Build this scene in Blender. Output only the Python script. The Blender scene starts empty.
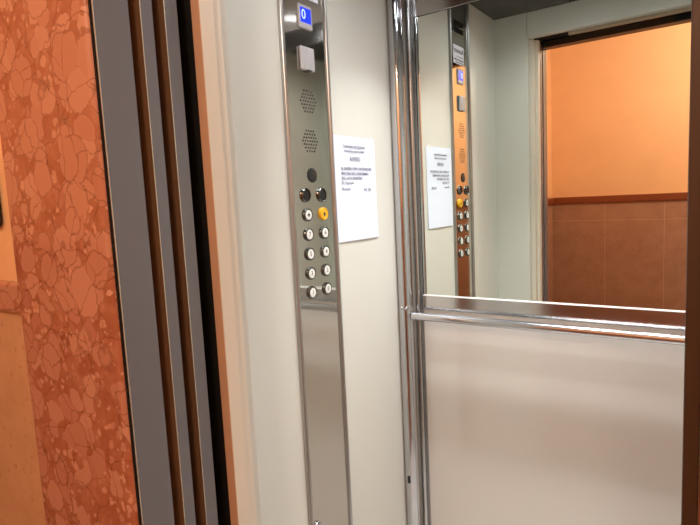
import bpy, bmesh, math, random
from mathutils import Vector, Matrix

random.seed(7)
S = bpy.context.scene
COL = S.collection

# ------------------------------------------------------------------ camera
def look(yaw, pitch, roll):
    f = Vector((-math.sin(yaw)*math.cos(pitch), math.cos(yaw)*math.cos(pitch), math.sin(pitch)))
    r = f.cross(Vector((0, 0, 1))).normalized()
    u = r.cross(f)
    r2 = r*math.cos(roll) + u*math.sin(roll)
    u2 = -r*math.sin(roll) + u*math.cos(roll)
    return Matrix((r2, u2, -f)).transposed()
cam_data = bpy.data.cameras.new('camera')
cam = bpy.data.objects.new('camera', cam_data)
COL.objects.link(cam)
cam_data.sensor_width = 36.0
cam_data.lens = 36.0*546.24/700.0
cam_data.clip_start = 0.02
cam.matrix_world = Matrix.Translation((0.9054, -0.7277, 1.3343)) @ look(0.6147, -0.1119, -0.0490).to_4x4()
S.camera = cam

# ------------------------------------------------------------------ light
S.view_settings.view_transform = 'Standard'
S.view_settings.look = 'None'
S.view_settings.gamma = 1.0
S.view_settings.use_curve_mapping = False
S.view_settings.exposure = 0.0
W = bpy.data.worlds.new('world'); S.world = W
W.use_nodes = True
W.node_tree.nodes['Background'].inputs[0].default_value = (1.0, 0.72, 0.48, 1)
W.node_tree.nodes['Background'].inputs[1].default_value = 0.25

def area(name, loc, size, power, colour, rot=(0, 0, 0), shape='DISK', spread=math.pi, size_y=None):
    d = bpy.data.lights.new(name, 'AREA')
    d.shape = shape; d.size = size; d.energy = power; d.color = colour; d.spread = spread
    if size_y: d.size_y = size_y
    o = bpy.data.objects.new(name, d); COL.objects.link(o)
    o.location = loc; o.rotation_euler = rot
    return o
CAB_W, CAB_D, CAB_H = 1.0, 0.8844, 2.109
LAND_Y, LAND_L, LAND_R, LAND_H = -2.6, -0.435, 2.0, 2.7
# landing ceiling lamp, warm
pl = bpy.data.lights.new('landing_lamp_light', 'POINT'); pl.energy = 43; pl.color = (1.0, 0.90, 0.79); pl.shadow_soft_size = 0.11
plo = bpy.data.objects.new('landing_lamp_light', pl); COL.objects.link(plo); plo.location = (1.15, -1.62, 2.42)
# four cool spots in the cab ceiling
CAB_SPOTS = [(0.36, 0.34), (0.64, 0.34), (0.36, 0.660), (0.64, 0.660)]
for sx, sy in CAB_SPOTS:
    area('cab_spot_light', (sx, sy, CAB_H-0.012), 0.06, 1.55 if sy < 0.4 else 3.7, (0.94, 0.975, 1.0), spread=math.radians(152 if sy < 0.4 else 88))

# ------------------------------------------------------------------ materials
def lin(c):
    return tuple(((v/255.0)/12.92 if v/255.0 <= 0.04045 else ((v/255.0+0.055)/1.055)**2.4) for v in c)
def mat(name, col, rough=0.5, metal=0.0, spec=0.5, coat=0.0, coat_r=0.05, emit=None, emit_s=0.0):
    m = bpy.data.materials.new(name); m.use_nodes = True
    b = m.node_tree.nodes['Principled BSDF']
    b.inputs['Base Color'].default_value = (*col, 1)
    b.inputs['Roughness'].default_value = rough
    b.inputs['Metallic'].default_value = metal
    b.inputs['Specular IOR Level'].default_value = spec
    b.inputs['Coat Weight'].default_value = coat
    b.inputs['Coat Roughness'].default_value = coat_r
    if emit:
        b.inputs['Emission Color'].default_value = (*emit, 1)
        b.inputs['Emission Strength'].default_value = emit_s
    return m
def nodes(m):
    t = m.node_tree
    return t, t.nodes['Principled BSDF'], t.nodes.new, t.links.new
def coords(m, scale=(1, 1, 1)):
    t, b, N, L = nodes(m)
    g = N('ShaderNodeNewGeometry'); mp = N('ShaderNodeMapping')
    mp.inputs['Scale'].default_value = scale
    L(g.outputs['Position'], mp.inputs['Vector'])
    return mp.outputs['Vector']
def ramp(m, fac, stops):
    t, b, N, L = nodes(m)
    r = N('ShaderNodeValToRGB')
    while len(r.color_ramp.elements) < len(stops): r.color_ramp.elements.new(0.5)
    for e, (p, c) in zip(r.color_ramp.elements, stops):
        e.position = p; e.color = (*c, 1)
    L(fac, r.inputs['Fac'])
    return r.outputs['Color']
def mixc(m, fac, a, b_, mode='MIX'):
    t, b, N, L = nodes(m)
    x = N('ShaderNodeMix'); x.data_type = 'RGBA'; x.blend_type = mode
    for s, v in ((x.inputs[0], fac), (x.inputs[6], a), (x.inputs[7], b_)):
        if hasattr(v, 'links'): L(v, s)
        elif isinstance(v, tuple): s.default_value = (*v, 1)
        else: s.default_value = v
    return x.outputs[2]
def noise(m, vec, scale, detail=4, rough=0.55):
    t, b, N, L = nodes(m)
    n = N('ShaderNodeTexNoise'); n.inputs['Scale'].default_value = scale
    n.inputs['Detail'].default_value = detail; n.inputs['Roughness'].default_value = rough
    L(vec, n.inputs['Vector'])
    return n
def soft_mottle(m, col, amt, scale, vscale=(1, 1, 1)):
    t, b, N, L = nodes(m)
    n = noise(m, coords(m, vscale), scale)
    c = ramp(m, n.outputs['Fac'], [(0.3, tuple(v*(1-amt) for v in col)), (0.7, tuple(min(1, v*(1+amt)) for v in col))])
    L(c, b.inputs['Base Color'])
    return m
def brushed(m, sx=(1, 1, 120), base=0.15, amp=0.1):
    t, b, N, L = nodes(m)
    n = noise(m, coords(m, sx), 6, 3)
    r = N('ShaderNodeMapRange'); r.inputs['To Min'].default_value = base; r.inputs['To Max'].default_value = base+amp
    L(n.outputs['Fac'], r.inputs['Value']); L(r.outputs['Result'], b.inputs['Roughness'])
    return m

def breccia(name):
    """red nodular limestone: rounded salmon clasts of many sizes in a brick-red matrix with thin brown seams"""
    m = mat(name, (0.5, 0.2, 0.1), 0.2, spec=0.4)
    t, b, N, L = nodes(m)
    v = coords(m)
    def warp(scale, amt):
        nz = noise(m, v, scale, 3)
        add = N('ShaderNodeVectorMath'); add.operation = 'MULTIPLY_ADD'
        L(nz.outputs['Color'], add.inputs[0]); add.inputs[1].default_value = (amt,)*3; L(v, add.inputs[2])
        return add.outputs['Vector']
    def vor(vec, scale, feat='F1'):
        q = N('ShaderNodeTexVoronoi'); q.feature = feat; q.inputs['Scale'].default_value = scale
        L(vec, q.inputs['Vector']); return q
    def blobs(base, vec, scale, lo, soft, cols, keep):
        q = vor(vec, scale)
        sel = N('ShaderNodeSeparateColor'); L(q.outputs['Color'], sel.inputs[0])
        r = N('ShaderNodeMath'); r.operation = 'MULTIPLY_ADD'       # each clast its own radius
        L(sel.outputs[0], r.inputs[0]); r.inputs[1].default_value = 0.22; L(q.outputs['Distance'], r.inputs[2])
        mask = ramp(m, r.outputs[0], [(lo, (1, 1, 1)), (lo+soft, (0, 0, 0))])
        kp = N('ShaderNodeMath'); kp.operation = 'GREATER_THAN'; L(sel.outputs[1], kp.inputs[0]); kp.inputs[1].default_value = keep
        mk = N('ShaderNodeMath'); mk.operation = 'MULTIPLY'; L(mask, mk.inputs[0]); L(kp.outputs[0], mk.inputs[1])
        seam = ramp(m, r.outputs[0], [(lo-0.04, (1, 1, 1)), (lo-0.005, (0.56, 0.46, 0.40))])
        col = ramp(m, sel.outputs[2], cols)
        return mixc(m, mk.outputs[0], base, mixc(m, 0.8, col, seam, 'MULTIPLY'))
    w1, w2 = warp(16, 0.05), warp(40, 0.022)
    matrix = ramp(m, noise(m, w1, 26, 6, 0.6).outputs['Fac'], [(0.32, lin((164, 96, 68))), (0.55, lin((182, 116, 88))), (0.72, lin((198, 134, 106)))])
    c = blobs(matrix, w2, 64, 0.56, 0.05, [(0, lin((186, 120, 92))), (0.5, lin((220, 164, 136))), (1, lin((196, 134, 108)))], 0.40)
    c = blobs(c, w1, 23, 0.64, 0.025, [(0, lin((194, 132, 106))), (0.5, lin((208, 150, 124))), (1, lin((186, 120, 96)))], 0.12)
    c = blobs(c, w2, 13, 0.58, 0.02, [(0, lin((204, 144, 118))), (0.6, lin((194, 132, 106))), (1, lin((210, 152, 126)))], 0.55)
    crack = vor(w1, 11, 'DISTANCE_TO_EDGE')
    c = mixc(m, 1.0, c, ramp(m, crack.outputs['Distance'], [(0.0, (0.60, 0.50, 0.45)), (0.016, (1, 1, 1))]), 'MULTIPLY')
    L(c, b.inputs['Base Color'])
    return m

def stone_tile(name, ca, cb, w, h, x0, z0, axis='X', rough=0.25, joint=(0.6, 0.42, 0.3)):
    """stone dado tiles with thin straight joints laid out in metres"""
    m = mat(name, ca, rough)
    t, b, N, L = nodes(m)
    v = coords(m)
    sep = N('ShaderNodeSeparateXYZ'); L(v, sep.inputs[0])
    def line(o, off, period, wid):
        a = N('ShaderNodeMath'); a.operation = 'SUBTRACT'; L(o, a.inputs[0]); a.inputs[1].default_value = off
        p = N('ShaderNodeMath'); p.operation = 'PINGPONG'; L(a.outputs[0], p.inputs[0]); p.inputs[1].default_value = period/2
        c = N('ShaderNodeMath'); c.operation = 'LESS_THAN'; L(p.outputs[0], c.inputs[0]); c.inputs[1].default_value = wid
        return c.outputs[0]
    j1 = line(sep.outputs[axis], x0, w, 0.0014); j2 = line(sep.outputs['Z'], z0, h, 0.0014)
    mx = N('ShaderNodeMath'); mx.operation = 'MAXIMUM'; L(j1, mx.inputs[0]); L(j2, mx.inputs[1])
    vein = ramp(m, noise(m, v, 9, 7, 0.65).outputs['Fac'], [(0.35, ca), (0.62, cb)])
    pits = ramp(m, noise(m, v, 60, 3).outputs['Fac'], [(0.62, (1, 1, 1)), (0.72, (0.72, 0.62, 0.55))])
    c = mixc(m, 0.7, vein, pits, 'MULTIPLY')
    L(mixc(m, mx.outputs[0], c, joint), b.inputs['Base Color'])
    return m

M = {}
M['cream'] = soft_mottle(mat('cream_laminate', lin((212, 209, 200)), 0.38, spec=0.4), lin((212, 209, 200)), 0.02, 3, (1, 1, 0.3))
M['cream_gloss'] = mat('cream_gloss_laminate', lin((212, 206, 199)), 0.14, spec=0.9, coat=0.5, coat_r=0.06)
M['cream_edge'] = mat('cream_painted_edge', lin((222, 211, 195)), 0.45)
M['steel'] = brushed(mat('satin_steel', (0.64, 0.63, 0.59), 0.06, 1.0), (1, 120, 1), 0.045, 0.03)
M['jamb'] = mat('grey_satin_paint', lin((108, 109, 116)), 0.24, spec=0.6)
M['chrome'] = mat('polished_chrome', (0.56, 0.56, 0.58), 0.11, 1.0)
M['panel_edge'] = mat('dull_steel_panel_edge', (0.46, 0.45, 0.44), 0.28, 1.0)
M['rail_steel'] = mat('polished_rail_steel', (0.62, 0.62, 0.64), 0.2, 1.0)
M['ledge'] = mat('pale_satin_ledge', (0.80, 0.79, 0.77), 0.35, 0.3)
M['frame_steel'] = mat('mirror_frame_steel', (0.64, 0.62, 0.61), 0.13, 1.0)
M['strip_steel'] = mat('mirror_side_strip_steel', (0.46, 0.45, 0.44), 0.22, 1.0)
M['ceil_steel'] = mat('dark_polished_ceiling_steel', (0.13, 0.11, 0.105), 0.08, 1.0)
M['mirror'] = mat('mirror_glass', (0.83, 0.86, 0.80), 0.0, 1.0)
M['brown_reflection'] = mat('brown_door_reflection', lin((112, 80, 55)), 0.35)  # landing's orange-brown reflection put into the front faces' colour
M['dark_reflection'] = mat('dark_strip_reflection', lin((62, 42, 28)), 0.4)  # darker still: dim landing reflection put into the frame front's colour
M['edge_glint'] = mat('peach_edge_glint', (0.80, 0.64, 0.50), 0.35, 1.0)  # peach tint and strip stand in for lamp glint on the corners
M['lip'] = mat('beige_header_lip', lin((168, 150, 128)), 0.5)
M['bounce_edge'] = mat('post_edge_orange_bounce', lin((204, 162, 130)), 0.5)  # orange bounce from the landing put into the post front's colour
M['dado_rail_dim'] = mat('red_stone_rail_dim', lin((136, 70, 36)), 0.3)  # near rail's red marble darkened to stand for the far wall's dimmer light
M['black'] = mat('black_plastic', (0.012, 0.012, 0.012), 0.35)
M['void'] = mat('unlit_black', (0.01, 0.009, 0.008), 0.9, spec=0.1)  # near-black carries the darkness of shaft, track gap and vent slots
M['rubber'] = mat('rubber_and_gap_black', (0.012, 0.011, 0.010), 0.7, spec=0.2)
M['white_cap'] = mat('white_button_plastic', lin((236, 234, 228)), 0.3)
M['yellow'] = mat('yellow_alarm_plastic', lin((238, 178, 26)), 0.3)
M['ring'] = mat('dark_chrome_ring', (0.16, 0.16, 0.15), 0.25, 1.0)
M['ink'] = mat('dark_ink', (0.03, 0.03, 0.04), 0.6)
M['ink_grey'] = mat('grey_ink', (0.16, 0.16, 0.20), 0.6)
M['paper'] = mat('white_paper', lin((226, 229, 244)), 0.7, spec=0.2)
M['tape'] = mat('clear_tape', (0.9, 0.9, 0.9), 0.2)
M['sticker'] = mat('white_sticker', lin((226, 226, 234)), 0.35)
M['blue'] = mat('blue_display_glow', (0.01, 0.03, 0.5), 0.2, emit=(0.008, 0.030, 0.85), emit_s=1.0)
M['digit'] = mat('display_digit_glow', (0.5, 0.6, 1), 0.3, emit=(0.42, 0.60, 1.0), emit_s=1.0)
M['lens'] = mat('frosted_plastic_cover', lin((186, 182, 184)), 0.3)
M['orange'] = soft_mottle(mat('orange_wall_paint', lin((248, 200, 150)), 0.75), lin((248, 200, 150)), 0.03, 4)
M['ceiling_paint'] = mat('white_ceiling_paint', lin((240, 225, 205)), 0.8)
M['breccia'] = breccia('red_breccia_marble')
M['tile_far'] = stone_tile('stone_tile_dim', lin((170, 128, 102)), lin((182, 140, 114)), 0.443, 1.2, 0.005, 1.066, joint=lin((214, 172, 140)))  # dado stone with its dim mirrored view put into a darker brown
M['tile_near'] = stone_tile('stone_tile_lit', lin((214, 168, 126)), lin((222, 178, 136)), 0.9, 2.4, 0.4, 0.02)  # same dado stone, paler for the stronger light beside the doorway
M['floor_land'] = stone_tile('landing_floor_stone', lin((120, 84, 60)), lin((140, 100, 72)), 0.40, 30, 0.1, 12.0, rough=0.3)
M['floor_cab'] = soft_mottle(mat('cab_rubber_floor', lin((196, 192, 186)), 0.45), lin((196, 192, 186)), 0.06, 20)
M['lamp_glow'] = mat('led_disc', (1, 1, 1), 0.4, emit=(0.93, 0.96, 1.0), emit_s=30.0)

# ------------------------------------------------------------------ mesh helpers
class MB:
    def __init__(self): self.bm = bmesh.new()
    def box(self, x0, x1, y0, y1, z0, z1, bev=0.0, seg=2):
        r = bmesh.ops.create_cube(self.bm, size=1.0)
        vs = r['verts']
        for v in vs:
            v.co = Vector(((x0+x1)/2 + v.co.x*(x1-x0), (y0+y1)/2 + v.co.y*(y1-y0), (z0+z1)/2 + v.co.z*(z1-z0)))
        if bev:
            es = list({e for v in vs for e in v.link_edges})
            bmesh.ops.bevel(self.bm, geom=es, offset=bev, segments=seg, affect='EDGES', profile=0.5)
        return self
    def prism(self, pts, z0, z1):
        """closed outline in x,y extruded along z"""
        a = [self.bm.verts.new((x, y, z0)) for x, y in pts]
        b = [self.bm.verts.new((x, y, z1)) for x, y in pts]
        n = len(pts)
        self.bm.faces.new(a[::-1]); self.bm.faces.new(b)
        for i in range(n): self.bm.faces.new((a[i], a[(i+1) % n], b[(i+1) % n], b[i]))
        return self
    def cyl(self, p0, p1, r, n=32, r2=None, bev=0.0):
        p0, p1 = Vector(p0), Vector(p1); d = p1-p0
        rot = d.to_track_quat('Z', 'Y').to_matrix().to_4x4()
        res = bmesh.ops.create_cone(self.bm, cap_ends=True, segments=n, radius1=r, radius2=r if r2 is None else r2, depth=d.length,
                                    matrix=Matrix.Translation((p0+p1)/2) @ rot)
        if bev:
            vs = set(res['verts'])
            es = [e for v in vs for e in v.link_edges if len(e.link_faces) == 2 and any(len(f.verts) > 4 for f in e.link_faces)]
            bmesh.ops.bevel(self.bm, geom=list(set(es)), offset=bev, segments=3, affect='EDGES', profile=0.5)
        return self
    def lathe(self, origin, axis, prof, n=32):
        """profile of (radius, height) spun about the axis"""
        rot = Vector(axis).to_track_quat('Z', 'Y').to_matrix().to_4x4()
        mt = Matrix.Translation(origin) @ rot
        rings = []
        for r, h in prof:
            if r < 1e-6: rings.append([self.bm.verts.new(mt @ Vector((0, 0, h)))])
            else: rings.append([self.bm.verts.new(mt @ Vector((r*math.cos(2*math.pi*k/n), r*math.sin(2*math.pi*k/n), h))) for k in range(n)])
        for A, B in zip(rings, rings[1:]):
            for k in range(n):
                q = [A[k % len(A)], A[(k+1) % len(A)], B[(k+1) % len(B)], B[k % len(B)]]
                q = [v for i, v in enumerate(q) if v not in q[:i]]
                if len(q) > 2: self.bm.faces.new(q)
        return self
    def sphere(self, c, r):
        bmesh.ops.create_uvsphere(self.bm, u_segments=24, v_segments=14, radius=r, matrix=Matrix.Translation(c)); return self
    def build(self, name, m, parent=None, smooth=True):
        bmesh.ops.recalc_face_normals(self.bm, faces=self.bm.faces)
        me = bpy.data.meshes.new(name); self.bm.to_mesh(me); self.bm.free()
        me.materials.append(m)
        if smooth:
            for p in me.polygons: p.use_smooth = True
            me.set_sharp_from_angle(angle=math.radians(32))
        o = bpy.data.objects.new(name, me); COL.objects.link(o)
        if smooth:
            wn = o.modifiers.new('normals', 'WEIGHTED_NORMAL'); wn.keep_sharp = True; wn.weight = 100
        if parent: o.parent = parent
        return o
def tag(o, label, cat, group=None):
    o['label'] = label; o['category'] = cat
    if group: o['group'] = group
    return o
def thing(name, label, cat, group=None, loc=(0, 0, 0)):
    o = bpy.data.objects.new(name, None); COL.objects.link(o); o.location = loc
    o.empty_display_size = 0.05
    return tag(o, label, cat, group)
def own(root):
    """children were written in world coordinates: keep them where they are under a root placed at the thing's base"""
    inv = Matrix.Translation(root.location).inverted()
    for c in root.children: c.matrix_parent_inverse = inv
def struct(name, mb, m, label=None):
    o = mb.build(name, m, smooth=False); o['kind'] = 'structure'
    if label: o['label'] = label
    return o
WALL_TEXT = Matrix(((0, 0, 1), (1, 0, 0), (0, 1, 0)))    # reads along +y, up +z, faces +x
def text_mesh(name, body, y, z, x, size, m, parent, align='LEFT', bold=0.0, width=None, rot=WALL_TEXT):
    cu = bpy.data.curves.new(name, 'FONT'); cu.body = body; cu.size = size; cu.align_x = align; cu.align_y = 'CENTER'
    cu.extrude = 0.0002; cu.offset = bold; cu.resolution_u = 3
    tmp = bpy.data.objects.new(name, cu); COL.objects.link(tmp)
    dg = bpy.context.evaluated_depsgraph_get(); dg.update()
    me = bpy.data.meshes.new_from_object(tmp.evaluated_get(dg))
    bpy.data.objects.remove(tmp)
    if width:
        xs = [v.co.x for v in me.vertices]; k = width/(max(xs)-min(xs)); x0 = min(xs)
        for v in me.vertices: v.co.x = (v.co.x - (x0 if align == 'LEFT' else 0))*k
    me.materials.clear(); me.materials.append(m)
    mt = Matrix.Translation((x, y, z)) @ rot.to_4x4()
    me.transform(mt)
    o = bpy.data.objects.new(name, me); COL.objects.link(o); o.parent = parent
    return o

# ------------------------------------------------------------------ the cab shell
H = CAB_H
struct('wall_left', MB().box(-0.03, 0.0, -0.03, CAB_D+0.03, 0, H+0.05), M['cream'])
struct('wall_right', MB().box(CAB_W, CAB_W+0.03, -0.03, CAB_D+0.03, 0, H+0.05), M['cream'])
struct('wall_rear', MB().box(-0.03, CAB_W+0.03, CAB_D+0.001, CAB_D+0.03, 0, H+0.05), M['cream_gloss'])
OPL, OPR = 0.148, 0.902
fr = MB()
fr.prism([(-0.03, -0.001), (-0.03, -0.032), (OPL, -0.032), (OPL, -0.004), (OPL-0.004, 0.0), (0.0, 0.0)], 0, H)
fr.prism([(CAB_W, 0.0), (OPR+0.004, 0.0), (OPR, -0.004), (OPR, -0.032), (CAB_W+0.03, -0.032), (CAB_W+0.03, -0.001)], 0, H)
struct('wall_front', fr, M['cream'])
struct('trim_1', MB().box(OPL+0.0005, OPR-0.0005, -0.030, 0.0045, 2.002, H, 0.002), M['cream'])      # door header
lip = MB().box(0.312, 0.868, -0.052, -0.030, 1.990, 2.035, 0.001)
struct('trim_2', lip, M['lip'])
cl = MB()
for i in range(3):
    for j in range(2):
        x0, x1 = i*CAB_W/3, (i+1)*CAB_W/3; y0, y1 = j*CAB_D/2, (j+1)*CAB_D/2
        cl.box(x0+0.0015, x1-0.0015, y0+0.0015, y1-0.0015, H, H+0.012, 0.0015)
cl.box(-0.03, CAB_W+0.03, -0.03, CAB_D+0.03, H+0.011, H+0.05)
struct('ceiling', cl, M['ceil_steel'])
struct('floor', MB().box(-0.03, CAB_W+0.03, -0.09, CAB_D+0.03, -0.05, 0.0), M['floor_cab'])

# ------------------------------------------------------------------ the landing shell
wf = MB()
for a, b_ in ((LAND_L, 0.148), (0.8885, LAND_R)): wf.box(a, b_, -0.245, -0.215, 0, LAND_H)
wf.box(0.148, 0.8885, -0.245, -0.215, 2.06, LAND_H)
struct('wall_landing_front', wf, M['orange'])
struct('wall_landing_back', MB().box(LAND_L-0.1, LAND_R+0.1, LAND_Y-0.1, LAND_Y, 0, LAND_H), M['orange'])
struct('wall_landing_left', MB().box(LAND_L-0.1, LAND_L, LAND_Y, -0.210, 0, LAND_H), M['orange'])
struct('wall_landing_right', MB().box(LAND_R, LAND_R+0.1, LAND_Y, -0.210, 0, LAND_H), M['orange'])
struct('ceiling_landing', MB().box(LAND_L-0.1, LAND_R+0.1, LAND_Y-0.1, -0.2, LAND_H, LAND_H+0.1), M['ceiling_paint'])
struct('floor_landing', MB().box(LAND_L-0.1, LAND_R+0.1, LAND_Y-0.1, -0.205, -0.05, 0.0), M['floor_land'])
# stone dado: cladding slabs and the red marble rail above them
struct('trim_3', MB().box(LAND_L, LAND_R, LAND_Y, LAND_Y+0.012, 0, 1.216), M['tile_far'])
struct('trim_4', MB().box(LAND_L, LAND_R, LAND_Y, LAND_Y+0.028, 1.216, 1.274, 0.006), M['dado_rail_dim'])
struct('trim_5', MB().box(LAND_L, LAND_L+0.012, LAND_Y+0.028, -0.257, 0, 1.216), M['tile_far'])
struct('trim_6', MB().box(LAND_L, LAND_L+0.028, LAND_Y+0.028, -0.271, 1.216, 1.274, 0.006), M['dado_rail_dim'])
struct('trim_7', MB().box(LAND_L+0.012, -0.157, -0.256, -0.245, 0, 1.156), M['tile_near'])
struct('trim_8', MB().box(LAND_L+0.028, -0.157, -0.268, -0.245, 1.156, 1.213, 0.006), M['breccia'])
# dark lift shaft behind the landing wall
sh = MB()
sh.box(-0.48, -0.46, -0.21, 0.95, 0, 2.6)
sh.box(1.36, 1.38, -0.21, 0.95, 0, 2.6)
sh.box(-0.46, 1.36, -0.21, 0.95, 2.58, 2.6)
struct('wall_shaft', sh, M['void'])

# ------------------------------------------------------------------ marble surround
def marble(name, label, dims):
    return tag(MB().box(*dims, 0.009, 3).build(name, M['breccia']), label, 'marble surround')
marble('marble_pilaster', 'red marble slab lining the near left side of the lift doorway', (-0.153, 0.152, -0.2765, -0.246, 0, 2.01))
marble('marble_pilaster', 'red marble slab on the right jamb of the lift doorway, almost out of frame', (0.8892, 1.20, -0.277, -0.246, 0, 2.01))
marble('marble_lintel', 'red marble slab across the top of the lift doorway', (-0.153, 1.20, -0.277, -0.246, 2.012, 2.30))

# ------------------------------------------------------------------ landing steel frame
fm = thing('door_frame', 'grey steel frame lining the landing doorway, brown reflections painted on its front', 'door frame', loc=(0.52, -0.25, 0))
MB().box(0.1530, 0.158, -0.2668, -0.209, 0, 2.06, 0.002).build('side_post', M['jamb'], fm)
MB().box(0.878, 0.8870, -0.2668, -0.209, 0, 2.06, 0.002).build('side_post', M['jamb'], fm)
MB().box(0.1585, 0.8775, -0.2666, -0.209, 2.0, 2.06, 0.0015).build('head', M['brown_reflection'], fm)
MB().box(0.8785, 0.8885, -0.2690, -0.2668, 0, 2.0, 0.0008).build('front_strip', M['dark_reflection'], fm)
MB().box(0.1559, 0.1577, -0.2676, -0.2655, 0.002, 2.0, 0.0004).build('edge_strip', M['edge_glint'], fm)
MB().box(0.1526, 0.1558, -0.2700, -0.2668, 0, 2.0).build('gap_shade', M['rubber'], fm)  # dark strip stands in for the shaded gap beside the marble
own(fm)

def door_leaf(label, xe, y0, y1, m, cat='lift door'):
    t = thing('sliding_door_panel', label, cat, None, (xe-0.27, (y0+y1)/2, 0.01))
    MB().box(xe-0.45, xe, y0, y1, 0.012, 2.02, 0.0022, 2).build('panel', m, t)
    MB().box(xe-0.449, xe-0.0026, y0-0.0007, y0+0.0004, 0.014, 2.018).build('front_reflection', M['brown_reflection'], t)  # thin sheet carrying the landing's brown reflection on the grey leaf
    MB().box(xe-0.0026, xe-0.0005, y0-0.0008, y0+0.0012, 0.014, 2.018, 0.0004).build('edge_strip', M['edge_glint'], t)
    MB().box(xe-0.40, xe-0.05, y0+0.003, y1-0.003, 2.02, 2.09).build('hanger', M['void'], t)
    own(t)
    return t
door_leaf('outer grey steel sliding landing door leaf, edge just behind the frame', 0.158, -0.1890, -0.1668, M['jamb'])
door_leaf('inner grey steel sliding landing door leaf, edge beside the black gap', 0.158, -0.1446, -0.1191, M['jamb'])
# cab door post: cream painted edge with a groove, black filler behind stands in for the void's darkness
cp = thing('cab_door_post', 'cream painted cab door post between black gap and cab wall', 'door post', loc=(0.16, -0.07, 0))
MB().prism([(0.158, -0.0892), (0.1765, -0.0892), (0.177, -0.0887), (0.177, -0.060), (0.1655, -0.060), (0.1655, -0.0335), (0.146, -0.0335), (0.146, -0.060), (0.158, -0.060)], 0.002, 2.002).build('post', M['cream_edge'], cp)
MB().box(0.1575, 0.1772, -0.0912, -0.0893, 0.002, 2.002, 0.0008).build('edge_strip', M['bounce_edge'], cp)
MB().box(0.02, 0.1570, -0.083, -0.0605, 0.002, 2.002).build('gap_darkness', M['rubber'], cp)
own(cp)
cp = thing('cab_door_post', 'cream cab door post on the closing side of the doorway', 'door post', loc=(0.89, -0.07, 0))
MB().box(0.875, 0.900, -0.090, -0.034, 0.002, 2.002, 0.002).build('post', M['cream_edge'], cp)
MB().box(0.8995, 1.0, -0.083, -0.036, 0.002, 2.002).build('gap_darkness', M['rubber'], cp)
own(cp)
# door operator above the gap and sills below it
op = thing('door_operator', 'black door track above the doorway, seen in the mirror', 'door track', loc=(0.5, -0.12, 2.0))
MB().box(0.103, 1.0, -0.102, -0.053, 2.006, 2.09).build('cab_track', M['rubber'], op)
MB().box(-0.40, 1.0, -0.218, -0.104, 2.098, 2.14).build('landing_track', M['rubber'], op)
MB().box(0.180, 0.873, -0.206, -0.104, 1.999, 2.097).build('track_gap_shade', M['void'], op)  # black slab stands in for the shade inside the door track gap
MB().box(0.690, 0.860, -0.125, -0.106, 1.978, 2.098, 0.001).build('hanger_plate', M['rubber'], op)
own(op)
sl = thing('door_sill', 'grooved aluminium sill on the landing side of the doorway', 'sill', loc=(0.5, -0.17, -0.02))
b_ = MB()
for y0, y1 in ((-0.2045, -0.196), (-0.186, -0.150), (-0.142, -0.128)): b_.box(-0.30, 1.0, y0, y1, -0.02, 0.0)
b_.box(-0.30, 1.0, -0.2045, -0.128, -0.03, -0.02)
b_.build('sill_plate', M['jamb'], sl); own(sl)

# ------------------------------------------------------------------ control panel
PY0, PY1 = 0.305, 0.4935
PX = 0.004
cpn = thing('control_panel', 'tall satin steel lift control panel on the cream left wall', 'control panel', loc=(0, 0.4, 0.3))
MB().box(0.0, PX, PY0+0.014, PY1-0.013, 0.24, 1.9525, 0.0006).build('faceplate', M['steel'], cpn)
up = MB().box(0.0, PX, PY0+0.014, PY1-0.013, 1.954, H-0.003, 0.0006).build('upper_plate', M['steel'], cpn)
for a, b_ in ((PY0, PY0+0.0138), (PY1-0.0128, PY1)):
    c = (a+b_)/2; r = (b_-a)/2
    pts = [(0.0, a)] + [(0.002+0.009*math.sin(math.pi*k/10), c - r*math.cos(math.pi*k/10)) for k in range(11)] + [(0.0, b_)]
    MB().prism(pts, 0.24, H-0.003).build('edge_strip', M['panel_edge'], cpn)
# vent slots
for z0, z1 in ((1.992, 2.012), (1.965, 1.985)):
    MB().box(0.001, PX+0.0006, 0.360, 0.446, z0, z1, 0.0008).build('vent_slot', M['void'], up)
# sticker with printed lines
st = MB().box(PX, PX+0.0005, 0.358, 0.462, 1.847, 1.919, 0.0)
st = st.build('sticker', M['sticker'], cpn); st['label'] = 'white printed maker sticker above the display'
fr_ = MB()
for a in ((0.358, 0.462, 1.847, 1.8482), (0.358, 0.462, 1.9178, 1.919), (0.358, 0.3592, 1.847, 1.919), (0.4608, 0.462, 1.847, 1.919)):
    fr_.box(PX+0.0004, PX+0.0008, a[0], a[1], a[2], a[3])
fr_.build('border', M['ink_grey'], st)
text_mesh('lettering', 'Ascensori', 0.364, 1.898, PX+0.0007, 0.028, M['ink'], st, bold=0.0004, width=0.090)
text_mesh('lettering', 'assistenza 24 ore', 0.366, 1.876, PX+0.0007, 0.010, M['ink_grey'], st, width=0.07)
text_mesh('lettering', 'manutenzione impianti', 0.366, 1.864, PX+0.0007, 0.010, M['ink'], st, bold=0.0003, width=0.088)
text_mesh('lettering', 'pronto intervento', 0.366, 1.8545, PX+0.0007, 0.009, M['ink'], st, bold=0.0002, width=0.075)
# floor display
dp = MB().box(PX, PX+0.004, 0.374, 0.428, 1.772, 1.830, 0.0038, 3).build('floor_display', M['lens'], cpn)
dp['label'] = 'pale bezel with a glowing blue screen'
MB().box(PX+0.002, PX+0.0044, 0.381, 0.424, 1.786, 1.823, 0.0008).build('screen', M['blue'], dp)
text_mesh('digit', '0', 0.3935, 1.805, PX+0.0046, 0.034, M['digit'], dp, align='CENTER')
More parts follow.
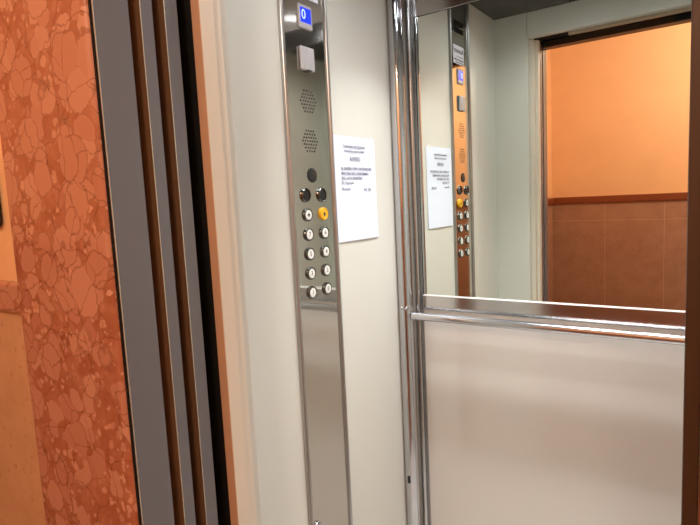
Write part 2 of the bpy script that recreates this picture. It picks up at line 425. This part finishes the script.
# plastic lamp cover under the display
lc = MB().box(PX, PX+0.008, 0.371, 0.426, 1.668, 1.727, 0.004, 3).build('lamp_cover', M['lens'], cpn)
lc['label'] = 'pale frosted plastic cover box'
b_ = MB()
for k in range(3): b_.box(PX+0.0075, PX+0.0086, 0.381+k*0.015, 0.384+k*0.015, 1.675, 1.720, 0.0004)
b_.build('rib', M['lens'], lc)
MB().box(PX+0.002, PX+0.0085, 0.392, 0.410, 1.6675, 1.6705).build('latch', M['black'], lc)
# two round speaker grilles drilled in the plate
for zc in (1.593, 1.493):
    g = MB()
    P = 0.0098
    for i in range(-4, 5):
        for k in range(-4, 5):
            y, z = (k + 0.5*(i % 2))*P, i*P*0.87
            if math.hypot(y, z) < 0.0335:
                g.cyl((PX-0.002, 0.398+y, zc+z), (PX+0.00025, 0.398+y, zc+z), 0.0027, 10)
    g.build('speaker_grille', M['black'], cpn)
# black indicator windows
def ind(y, z, r, ring):
    o = MB().lathe((PX, y, z), (1, 0, 0), [(0, 0.003), (r*0.8, 0.003), (r, 0.0015), (r, 0)], 32).build('indicator_window', M['black'], cpn)
    if ring:
        MB().lathe((PX, y, z), (1, 0, 0), [(r*0.96, 0.0), (r*0.96, 0.005), (r*1.08, 0.006), (r*1.2, 0.004), (r*1.22, 0.0)], 32).build('ring', M['ring'], o)
ind(0.3975, 1.406, 0.019, False)
ind(0.365, 1.355, 0.0155, True)
ind(0.432, 1.355, 0.0155, True)
# push buttons
def button(y, z, txt, m_ring, m_cap, label):
    R = 0.0165
    o = MB().lathe((PX, y, z), (1, 0, 0), [(R*1.04, 0), (R*1.03, 0.003), (R*0.98, 0.0055), (R*0.92, 0.0062), (R*0.84, 0.0060), (R*0.78, 0.0050), (R*0.74, 0.003)], 36)
    o = o.build('push_button', m_ring, cpn); o['label'] = label
    MB().lathe((PX, y, z), (1, 0, 0), [(0, 0.0056), (R*0.60, 0.0055), (R*0.74, 0.0048), (R*0.765, 0.003)], 32).build('button_cap', m_cap, o)
    if txt == '<>':
        s = 0.0052
        q = MB()
        for sg in (-1, 1):
            q.prism([(0, 0), (1, 0), (0.5, 1)], 0, 1) if False else None
            p = [(PX+0.0058, y+sg*0.0012, z+s*0.8), (PX+0.0058, y+sg*0.0012, z-s*0.8), (PX+0.0058, y+sg*0.0064, z)]
            q.bm.faces.new([q.bm.verts.new(v) for v in p])
        bmesh.ops.solidify(q.bm, geom=q.bm.faces[:], thickness=0.0003)
        q.box(PX+0.0056, PX+0.0059, y-0.0006, y+0.0006, z-0.006, z+0.006)
        q.build('symbol', M['ink'], o, smooth=False)
    elif txt == 'bell':
        q = MB()
        q.lathe((PX+0.0057, y, z), (0, 0, 1), [(0.0062, -0.0045), (0.0046, -0.003), (0.0040, 0.001), (0.0030, 0.0040), (0, 0.0052)], 16)
        for v in q.bm.verts: v.co.x = PX+0.0057+(v.co.x-PX-0.0057)*0.05
        q.box(PX+0.0055, PX+0.0059, y-0.0011, y+0.0011, z-0.0070, z-0.0050)
        q.build('bell_symbol', M['ink'], o)
    else:
        text_mesh('numeral', txt, y, z+0.0005, PX+0.0056, 0.0165, M['ink'], o, align='CENTER', bold=0.0002)
YL, YR, ZT, SP = 0.3727-0.004, 0.4396-0.005, 1.3547, 0.0507
rows = [('<>', 'bell'), ('7', '6'), ('5', '4'), ('3', '2'), ('1', '0')]
for i, (a, b_) in enumerate(rows):
    z = ZT - (i+1)*SP
    button(YL, z, a, M['ring'], M['white_cap'], 'white door button with arrow symbol' if a == '<>' else 'round white button numbered %s' % a)
    if b_ == 'bell': button(YR, z, b_, M['yellow'], M['yellow'], 'yellow alarm bell button')
    else: button(YR, z, b_, M['ring'], M['white_cap'], 'round white button numbered %s' % b_)
# key switch low on the panel
ks = MB().lathe((PX, 0.336, 0.466), (1, 0, 0), [(0, 0.009), (0.009, 0.009), (0.0125, 0.008), (0.014, 0.004), (0.0145, 0)], 28).build('key_switch', M['chrome'], cpn)
MB().box(PX+0.0085, PX+0.0094, 0.3352, 0.3368, 0.461, 0.471).build('keyway', M['black'], ks)
own(cpn)

# ------------------------------------------------------------------ notice taped to the wall
nt = thing('paper_notice', 'white printed notice sheet taped to the wall beside the control panel', 'notice', loc=(0.002, 0.606, 1.22))
def sheet(name, y0, y1, z0, z1, m, parent, curl=True, nx=14, nz=18, x0=0.0015, th=0.0003):
    bm = bmesh.new(); g = []
    for i in range(nz+1):
        row = []
        for k in range(nx+1):
            u, w = k/nx, i/nz
            x = x0
            if curl: x += 0.006*max(0, 0.35-w)**1.6*(0.6+u) + 0.0015*math.sin(u*3.1)*(1-w) + 0.004*max(0, 0.25-u)**1.5
            row.append(bm.verts.new((x, y0+(y1-y0)*u, z0+(z1-z0)*w)))
        g.append(row)
    for i in range(nz):
        for k in range(nx): bm.faces.new((g[i][k], g[i][k+1], g[i+1][k+1], g[i+1][k]))
    bmesh.ops.recalc_face_normals(bm, faces=bm.faces)
    bmesh.ops.solidify(bm, geom=bm.faces[:], thickness=th)
    q = MB(); q.bm.free(); q.bm = bm
    return q.build(name, m, parent)
NY, NZ = 0.5014, 1.220
sheet('sheet', NY, NY+0.21, NZ, NZ+0.297, M['paper'], nt)
TX = 0.0037
text_mesh('heading_line', 'Condominio del Quartiere', NY+0.041, 1.489, TX, 0.0125, M['ink_grey'], nt, width=0.112)
text_mesh('heading_line', 'Amministrazione stabili', NY+0.047, 1.476, TX, 0.011, M['ink_grey'], nt, width=0.100)
text_mesh('title', 'AVVISO', NY+0.072, 1.453, TX, 0.019, M['ink_grey'], nt, width=0.054)
for s, z, w in (("SI AVVISA CHE L'ASCENSORE", 1.426, 0.155), ("PER L'USO DEL CONDOMINIO", 1.412, 0.138), ('DEL LATO SINISTRO', 1.3985, 0.104)):
    text_mesh('notice_line', s, NY+0.029, z, TX, 0.0110, M['ink_grey'], nt, width=w, bold=0.0001)
text_mesh('notice_line', 'Si ringrazia', NY+0.029, 1.386, TX, 0.0105, M['ink_grey'], nt, width=0.058)
text_mesh('notice_line', 'Roma', NY+0.029, 1.369, TX, 0.010, M['ink_grey'], nt, width=0.040)
text_mesh('notice_line', 'N. 25', NY+0.142, 1.3655, TX, 0.0135, M['ink'], nt, width=0.034)
MB().box(0.0019, 0.0024, NY+0.184, NY+0.194, NZ+0.282, NZ+0.303).build('tape', M['tape'], nt)
own(nt)

# ------------------------------------------------------------------ corner post, mirror, handrail
ps = thing('corner_post', 'tall polished chrome tube covering the rear left corner', 'corner post', loc=(0.026, 0.832, 0))
MB().cyl((0.0222, 0.832, 0.0), (0.0222, 0.832, H-0.002), 0.0240, 48).build('tube', M['chrome'], ps)
MB().sphere((0.0185, 0.8110, 0.9751), 0.0072).build('fixing_cap', M['chrome'], ps)
MB().sphere((0.0350, 0.8150, 0.9755), 0.0072).build('fixing_cap', M['chrome'], ps)
MB().box(0.019, 0.029, 0.803, 0.810, 0.372, 0.396, 0.002).build('clip', M['black'], ps)
own(ps)
mr = thing('wall_mirror', 'wide steel framed mirror filling the upper rear wall', 'mirror', loc=(0.52, 0.884, 0.965))
yF = CAB_D
MB().box(0.0615, CAB_W-0.0615, yF, yF+0.0009, 1.0105, 1.9008).build('gasket', M['rubber'], mr)
MB().box(0.0642, CAB_W-0.0642, yF-0.0008, yF+0.0002, 1.0124, 1.8990).build('mirror_glass', M['mirror'], mr)
MB().box(0.0640, CAB_W-0.064, yF-0.0050, yF+0.0008, 0.963, 1.0094, 0.0007).build('bottom_rail', M['frame_steel'], mr)
MB().box(0.0640, CAB_W-0.064, yF-0.0105, yF+0.0008, 1.0096, 1.0122, 0.0008).build('ledge', M['ledge'], mr)
MB().box(0.0540, CAB_W-0.054, yF-0.0055, yF+0.0008, 1.9005, 1.967, 0.0012).build('top_rail', M['frame_steel'], mr)
for sx in (0.0405, CAB_W-0.0405):
    pts = [(sx + 0.0105*math.cos(math.pi*k/14), yF - 0.0105*math.sin(math.pi*k/14)) for k in range(15)]
    MB().prism(pts, 0.002, H-0.002).build('side_strip', M['strip_steel'], mr)
    x0, x1 = (0.0505, 0.0620) if sx < 0.5 else (CAB_W-0.0620, CAB_W-0.0505)
    MB().box(x0, x1, yF-0.0038, yF+0.0008, 0.002, H-0.002, 0.0006).build('side_rail', M['strip_steel'], mr)
own(mr)
hr = thing('handrail', 'round polished steel handrail running across the rear wall below the mirror', 'handrail', loc=(0.5, 0.83, 0.93))
MB().cyl((0.0472, 0.832, 0.949), (CAB_W-0.001, 0.832, 0.949), 0.0135, 40).build('tube', M['rail_steel'], hr)
MB().cyl((CAB_W-0.008, 0.832, 0.949), (CAB_W, 0.832, 0.949), 0.026, 32, bev=0.002).build('end_flange', M['chrome'], hr)
own(hr)
# ------------------------------------------------------------------ cab ceiling spots
for i, (sx, sy) in enumerate(CAB_SPOTS):
    words = ['rear' if sy > 0.4 else 'front', 'left' if sx < 0.5 else 'right']
    t = thing('ceiling_spotlight', 'round ceiling spotlight in the %s %s of the cab ceiling' % tuple(words), 'spotlight', 'cab ceiling spotlights', (sx, sy, H-0.005))
    MB().lathe((sx, sy, H), (0, 0, -1), [(0.036, 0), (0.045, 0.0), (0.045, 0.002), (0.036, 0.005), (0.034, 0.002)], 36).build('bezel', M['chrome'], t)
    MB().cyl((sx, sy, H-0.003), (sx, sy, H), 0.033, 32).build('lens', M['lamp_glow'], t)
    own(t)

# ------------------------------------------------------------------ call station on the landing wall
cs = thing('call_station', 'small black call button plate on the landing wall at the left image edge', 'call button', loc=(-0.305, -0.246, 1.30))
MB().box(-0.340, -0.243, -0.259, -0.246, 1.318, 1.43, 0.009, 3).build('plate', M['black'], cs)
MB().lathe((-0.2915, -0.259, 1.362), (0, -1, 0), [(0.014, 0), (0.014, 0.003), (0.011, 0.005), (0, 0.0055)], 24).build('button', M['black'], cs)
own(cs)
